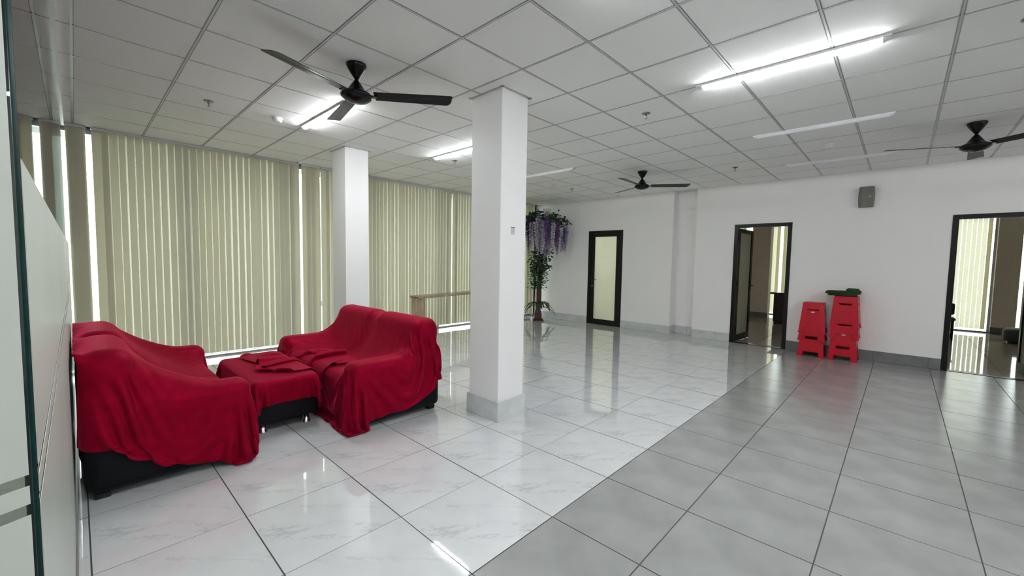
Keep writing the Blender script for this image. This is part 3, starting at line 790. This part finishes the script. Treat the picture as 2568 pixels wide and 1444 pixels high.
def leafmesh(bm, c, d, L_, W_, roll=0):
    d = Vector(d).normalized(); s = d.cross(Vector((0, 0, 1)))
    if s.length < 1e-3: s = Vector((1, 0, 0))
    s.normalize(); s = Matrix.Rotation(roll, 3, d) @ s; n = d.cross(s); c = Vector(c)
    v = [bm.verts.new(c), bm.verts.new(c+d*L_*.4+s*W_*.5+n*W_*.15), bm.verts.new(c+d*L_), bm.verts.new(c+d*L_*.4-s*W_*.5+n*W_*.15), bm.verts.new(c+d*L_*.5)]
    bm.faces.new((v[0], v[1], v[4])); bm.faces.new((v[1], v[2], v[4])); bm.faces.new((v[2], v[3], v[4])); bm.faces.new((v[3], v[0], v[4]))
bm = bmesh.new()
for i in range(1500):
    if i < 700: b_ = q.choice(brs); c = (b_[0]*q.uniform(.3, 1.08)+q.gauss(0, .05), b_[1]*q.uniform(.3, 1)+q.gauss(0, .05), b_[2]+q.gauss(-.03, .07))
    elif i < 1150: a = q.uniform(0, 2*PI); rr = q.uniform(.03, .28); c = (.05+rr*math.cos(a), rr*math.sin(a), q.uniform(1.22, 1.75))
    else: c = (q.uniform(-.38, .62), q.uniform(-.4, .4), q.gauss(2.42, .07))
    d = (q.uniform(-1, 1), q.uniform(-1, 1), q.uniform(-.9, .3))
    if c[0] < -.41 or c[1] > .56: continue
    leafmesh(bm, c, d, q.uniform(.07, .115), q.uniform(.04, .062), q.uniform(0, 3))
tag(obj('foliage', bm, LEAF, tr), kind='stuff')
bm = bmesh.new()
for i in range(480):
    a = q.uniform(0, 2*PI); rr = q.uniform(.03, .24)*(1.1-abs(q.uniform(0, 1)-.5)); c = (rr*math.cos(a)-.01, rr*math.sin(a), q.uniform(.80, 1.22))
    leafmesh(bm, c, (math.cos(a)+q.uniform(-.4, .4), math.sin(a)+q.uniform(-.4, .4), q.uniform(-.8, .6)), q.uniform(.06, .10), q.uniform(.035, .055), q.uniform(-.6, .6))
tag(obj('foliage', bm, LEAFB, tr), kind='stuff')
# hanging strands of blossom
def strand(x, y, z1, L_, m):
    bm = bmesh.new(); n = int(L_/.011); sx, sy = q.uniform(-.03, .03), q.uniform(-.03, .03)
    tube(bm, [(x, y, z1), (x+sx*.5, y+sy*.5, z1-L_/2), (x+sx, y+sy, z1-L_)], .0015, 4)
    for k in range(n):
        t = k/n; r_ = .046*(1-.70*t)+.009; a = k*2.4
        cx_, cy_, cz_ = x+sx*t, y+sy*t, z1-L_*t
        for s in (0, 1):
            aa = a+s*PI+q.uniform(-.5, .5); leafmesh(bm, (cx_+r_*.3*math.cos(aa), cy_+r_*.3*math.sin(aa), cz_), (math.cos(aa), math.sin(aa), q.uniform(-.8, .4)), r_*1.1, r_*.9, q.uniform(0, 3))
    return obj('flower_strand', bm, m, tr)
for i in range(64):
    x = q.uniform(-.36, .68); y = q.uniform(-.50, .32); u = (x+.36)/1.04
    m = (PFL if q.random() < .75 else LFL) if u < .30 else (WFL if u < .58 and q.random() < .75 else (PFL if q.random() < .38 else (WFL if q.random() < .6 else LFL)))
    L_ = q.uniform(.5, .85) if u < .8 else q.uniform(.4, .6)
    strand(x, y, q.uniform(2.32, 2.50)-(.15 if u > .9 else 0), L_, m)
for k in range(3): strand(.26+.03*k, -.10+.05*k, 2.70-.03*k, .5, WFL)
for k in range(13):
    a = 2*PI*k/13+q.uniform(-.15, .15); bm = bmesh.new(); L_ = q.uniform(.34, .48); pr_ = None; rows = []
    n = 9; z0 = .34+q.uniform(0, .1); rise = q.uniform(.05, .2); drop = q.uniform(.16, .36)
    for i in range(n+1):
        t = i/n; r_ = .05+L_*t*.85; z = z0+rise*math.sin(t*PI*.55)*1.2-drop*t*t; wd = .038*math.sin(PI*min(1, t*.9+.1))+.004
        c = Vector((r_*math.cos(a), r_*math.sin(a), max(.03, z))); s = Vector((-math.sin(a), math.cos(a), 0))
        jag = .75 if i % 2 else 1.15
        rows.append([bm.verts.new(c-s*wd*jag-Vector((0, 0, .012))), bm.verts.new(c), bm.verts.new(c+s*wd*jag-Vector((0, 0, .012)))])
    for r0, r1 in zip(rows, rows[1:]):
        for i in range(2): bm.faces.new((r0[i], r0[i+1], r1[i+1], r1[i]))
    obj('fern_leaf', bm, FERN, tr)

# ================================================================== SEEN THROUGH THE DOORWAYS
cb = thing('dark_cabinet', 'dark wooden cabinet beyond the middle doorway, against its right side', 'cabinet', (-.72, 11.05, 0))
box('body', -.22, .45, -.22, .22, .06, .74, DARKWOOD, cb, .004); box('top', -.30, .50, -.26, .26, .742, .785, DARKWOOD, cb, .006); box('plinth', -.20, .43, -.20, .20, 0, .058, DARKWOOD, cb)
box('door', -.20, .11, -.238, -.221, .08, .72, DARKWOOD, cb, .003); box('door', .12, .43, -.238, -.221, .08, .72, DARKWOOD, cb, .003)
ch = thing('office_chair', 'dark teal chair peeping past the left jamb of the right doorway', 'chair', (1.90, 11.2, 0))
box('backrest', .02, .30, -.05, .05, .50, .74, TEAL, ch, .04, 3, True); box('seat', -.12, .30, -.35, .05, .40, .46, TEAL, ch, .02, 2, True)
for sx in (-.08, .27):
    for sy in (-.31, .0):
        bm = bmesh.new(); tube(bm, [(sx, sy, 0), (sx, sy, .40)], .013, 8); obj('leg', bm, BLACKALU, ch)
bm = bmesh.new(); tube(bm, [(.16, .03, .42), (.16, .05, .52)], .015, 8); obj('back_post', bm, BLACKALU, ch)
pf = thing('round_pouf', 'low grey round pouf on the floor beyond the right doorway', 'pouf', (3.24, 11.6, 0))
bm = bmesh.new(); lathe(bm, [(.30, .03), (.33, .05), (.34, .14), (.335, .24), (.30, .28), (.0, .285)], 36, cap=True); obj('cushion', bm, GREYV, pf, True)
bm = bmesh.new(); lathe(bm, [(.28, 0), (.28, .03)], 24); obj('base', bm, BLACKALU, pf)

# ---- position-based cloth draped over rounded boxes
class RB:
    """rounded box that the cloth rests on"""
    def __init__(s, x0, x1, y0, y1, z0, z1, r=.05):
        f = np.float32
        s.c = np.array([(x0+x1)/2, (y0+y1)/2, (z0+z1)/2], f)[:, None]
        s.h = np.array([(x1-x0)/2, (y1-y0)/2, (z1-z0)/2], f)[:, None]-f(r); s.r = f(r)
        s.lo = np.array([x0, y0, z0], f)-.03; s.hi = np.array([x1, y1, z1], f)+.03
def push(P, boxes, th, N):
    for b in boxes:
        k = np.nonzero((P[0] > b.lo[0]) & (P[0] < b.hi[0]) & (P[1] > b.lo[1]) & (P[1] < b.hi[1]) & (P[2] > b.lo[2]) & (P[2] < b.hi[2]))[0]
        if len(k) == 0: continue
        L = P[:, k]-b.c; q = np.abs(L)-b.h; m = np.maximum(q, 0); ln = np.sqrt((m*m).sum(0))
        d = ln+np.minimum(q.max(0), 0)-b.r-th
        j = np.nonzero(d < 0)[0]
        if len(j) == 0: continue
        G = np.zeros((3, len(j)), np.float32); lj = ln[j]; o = lj > 1e-6
        G[:, o] = m[:, j][:, o]/lj[o]
        i = np.nonzero(~o)[0]; G[q[:, j][:, i].argmax(0), i] = 1
        G *= np.sign(L[:, j]); kk = k[j]; P[:, kk] -= G*d[j]; N[:, kk] = G
def drape(nu, nv, place, boxes, su, sv, steps=300, iters=5, th=.012, mu=.5, walls=(), seed=1, bend=.12, dt=.009, pin=None, wrinkle=.004, drag=.985, grav=7.0):
    rg = np.random.default_rng(seed); f4 = np.float32
    U, V = np.meshgrid(np.linspace(0, 1, nu), np.linspace(0, 1, nv), indexing='ij')
    P = np.stack([a+0*U for a in place(U, V)]).astype(f4)
    w_ = np.zeros((nu, nv))
    for k in range(9):
        fx, fy, ph = rg.uniform(-22, 22), rg.uniform(-16, 16), rg.uniform(0, 6)
        w_ += np.sin(fx*U+fy*V+ph)
    P[2] += (w_*wrinkle).astype(f4); P += rg.normal(0, .0012, P.shape).astype(f4)
    a = su/(nu-1); b = sv/(nv-1); dg = math.hypot(a, b)
    def solve(A, B, L, mode):
        n0, n1 = min(A.shape[1], B.shape[1]), min(A.shape[2], B.shape[2])
        if n0 < 1 or n1 < 1: return
        A = A[:, :n0, :n1]; B = B[:, :n0, :n1]
        d = B-A; l = np.sqrt(d[0]*d[0]+d[1]*d[1]+d[2]*d[2]); f = (.5-(.5*L)/np.maximum(l, 1e-7)).astype(f4)
        if mode == 1: f = np.maximum(f, 0)            # only shortens: the weave does not stretch
        elif mode == 2: f = np.minimum(f, 0)*f4(bend) # only opens: resists creasing
        elif mode == 3: f = f*f4(.35)
        d *= f; A += d; B -= d
    vel = np.zeros_like(P)
    if pin is not None: keep = P[(slice(None),)+pin].copy()
    for st in range(steps):
        vel[2] -= f4(grav*dt); vel *= f4(drag)
        sp = np.sqrt((vel*vel).sum(0)); vel *= np.minimum(1, 2.0/np.maximum(sp, 1e-9)).astype(f4)
        Q = P.copy(); P = P+vel*f4(dt); N = np.zeros_like(P)
        for it in range(iters):
            for S in ((16, 6) if it % 2 else (10, 4)):
                o = (st*7+it*3) % S
                for s in (0, S):
                    solve(P[:, o+s::2*S], P[:, o+s+S::2*S], S*a, 1)
                    solve(P[:, :, o+s::2*S], P[:, :, o+s+S::2*S], S*b, 1)
            for s in (0, 1):
                solve(P[:, s:-1:2], P[:, s+1::2], a, 0); solve(P[:, :, s:-1:2], P[:, :, s+1::2], b, 0)
                solve(P[:, s:-1:2, :-1], P[:, s+1::2, 1:], dg, 3); solve(P[:, s:-1:2, 1:], P[:, s+1::2, :-1], dg, 3)
            for s in range(4):
                solve(P[:, s::4], P[:, s+2::4], 2*a, 2); solve(P[:, :, s::4], P[:, :, s+2::4], 2*b, 2)
            if it % 2 == 0:
                F = P.reshape(3, -1); Nf = N.reshape(3, -1)
                push(F, boxes, th, Nf)
                lo = F[2] < .006; F[2, lo] = .006; Nf[:, lo] = 0; Nf[2, lo] = 1
                for ax, lim, sg, top in walls:
                    q_ = ((F[ax]-lim)*sg < 0) & (F[2] < top); F[ax, q_] = lim
                if pin is not None: P[(slice(None),)+pin] = keep
        D = P-Q; dn = (D*N).sum(0); has = ((N*N).sum(0) > .1)
        P -= (mu*(D-N*dn)*has).astype(f4)
        vel = (P-Q)/f4(dt)
    return P.transpose(1, 2, 0).astype(float)

# ================================================================== SOFAS AND LOW TABLE
def rbox(name, b, m, parent, bev):
    x0, x1, y0, y1, z0, z1 = b
    o = obj(name, abox(bmesh.new(), x0, x1, y0, y1, z0, z1, bev, 4), m, parent, True)
    w_ = o.modifiers.new('normals', 'WEIGHTED_NORMAL'); w_.weight = 100; return o
def sofa_parts(x0, x1, D, hb):
    """boxes in the sofa's own frame: back at y=0, seat towards +y"""
    xm = (x0+x1)/2
    return {'base': [(x0+.03, x1-.03, .03, D-.04, .035, .30, .045)],
            'seat_cushion': [(x0+.20, xm-.003, .20, D-.015, .26, .42, .05), (xm+.003, x1-.20, .20, D-.015, .26, .42, .05)],
            'armrest': [(x0, x0+.205, .02, D, .036, .56, .06), (x1-.205, x1, .02, D, .036, .56, .06)],
            'backrest': [(x0+.02, xm-.02, .0, .25, .15, hb, .11), (xm+.02, x1-.02, .0, .25, .15, hb, .11)]}
def sofa(label, x, y, flip, W_, D, hb):
    r = thing('sofa', label, 'sofa', (x, y, 0), PI if flip else 0, 'draped two-seat sofas')
    P_ = sofa_parts(-W_/2, W_/2, D, hb)
    for n, bs in P_.items():
        for b in bs: rbox(n, b[:6], LEATHER, r, b[6])
    for sx in (-W_/2+.08, W_/2-.08):
        for sy in (.09, D-.10):
            box('foot', sx-.035, sx+.035, sy-.035, sy+.035, 0, .036, BLACKALU, r, .004)
    cols = []           # what the cover rests on, in the room's frame
    for n, bs in P_.items():
        for b in bs:
            X = sorted((x+(-b[0] if flip else b[0]), x+(-b[1] if flip else b[1]))); Y = sorted((y+(-b[2] if flip else b[2]), y+(-b[3] if flip else b[3])))
            cols.append(RB(X[0], X[1], Y[0], Y[1], b[4], b[5], b[6]*.95))
    return r, cols

def cloth_object(name, P, label, group=None, cat='sofa cover', m=VELVET, thick=.004):
    nu, nv, _ = P.shape; me = bpy.data.meshes.new(name)
    c = np.array([P[..., 0].mean(), P[..., 1].mean(), 0.0])
    vs = (P-c).reshape(-1, 3)
    I = np.arange(nu*nv).reshape(nu, nv)
    F = np.stack([I[:-1, :-1], I[1:, :-1], I[1:, 1:], I[:-1, 1:]], -1).reshape(-1, 4)
    me.from_pydata(vs.tolist(), [], F.tolist()); me.materials.append(m)
    for p in me.polygons: p.use_smooth = True
    o = bpy.data.objects.new(name, me); o.location = c; link(o)
    s = o.modifiers.new('smooth', 'SMOOTH'); s.factor = .4; s.iterations = 2
    s = o.modifiers.new('thickness', 'SOLIDIFY'); s.thickness = thick; s.offset = 1
    s = o.modifiers.new('subdivision', 'SUBSURF'); s.levels = 1; s.render_levels = 1
    return tag(o, label, cat, group)

sA, bA = sofa('low black two-seat sofa against the glass partition, under the left red cover', -2.805, -1.228, False, 1.73, .845, .86)
sB, bB = sofa('black two-seat sofa facing the left one, under the right red cover', -2.735, 1.215, True, 1.80, .89, .87)
tb = thing('low_table', 'low black padded table between the two draped sofas', 'table', (-2.86, -.02, 0))
TB = (-3.42, -2.315, -.265, .225, .085, .425)
rbox('body', (TB[0]+2.86, TB[1]+2.86, TB[2]+.02, TB[3]+.02, TB[4], TB[5]), LEATHER, tb, .02)
for sx in (-.48, .47):
    for sy in (-.17, .17):
        bm = bmesh.new(); lathe(bm, [(.034, 0), (.034, .006), (.024, .014), (.022, .085)], 20, cx=sx, cy=sy); obj('foot', bm, METAL, tb, True)
bT = [RB(*TB, .02)]
def grown(bs, e): return [RB(*[float(v) for ax in range(3) for v in (b.c[ax, 0]-b.h[ax, 0]-b.r-e, b.c[ax, 0]+b.h[ax, 0]+b.r+e)], float(b.r)+e) for b in bs]

left = drape(140, 84, lambda u, v: (-4.02+u*2.52, -1.238+v*1.08, .86+.04*np.minimum(v*6, 1)-.15*v), bA+bT, 2.62, 1.40, steps=560, mu=.28, walls=[(1, -1.240, 1, 9), (1, -.315, -1, .44), (0, -1.845, -1, .40)], pin=(slice(14, 112), slice(0, 2)), seed=3, wrinkle=.014, bend=.05)
cloth_object('sofa_cover', left, 'crimson velvet cover over the left sofa, sagging into its seat', 'crimson velvet sofa covers')
right = drape(140, 100, lambda u, v: (-4.08+u*2.70, 1.64-v*1.84, .93+0*u), bB+bT, 2.84, 2.02, steps=560, mu=.28, seed=5, wrinkle=.010, bend=.05, walls=[(1, .235, 1, .42), (0, -1.765, -1, .40)])
cloth_object('sofa_cover', right, 'crimson velvet cover over the right sofa, one corner trailing to the floor', 'crimson velvet sofa covers')
top = drape(76, 48, lambda u, v: (-3.56+u*1.42, -.38+v*.76, .46+0*u), bT+[RB(-3.6, -1.9, .30, 1.2, 0, .45, .03)], 1.44, .84, steps=220, seed=7, wrinkle=.006)
cloth_object('table_cover', top, 'crimson velvet cover on the low table between the sofas', cat='table cover')
heap = drape(64, 58, lambda u, v: (-3.25+u*.72, -.02+v*.62, .64+.10*np.sin(9*u+4*v)*np.sin(7*v)), grown(bB, .02)+grown(bT, .018), 1.25, 1.1, steps=260, seed=12, wrinkle=.016, mu=.75, bend=.5)
cloth_object('rumpled_cloth', heap, 'rumpled heap of crimson velvet where the low table meets the right sofa', cat='cloth')
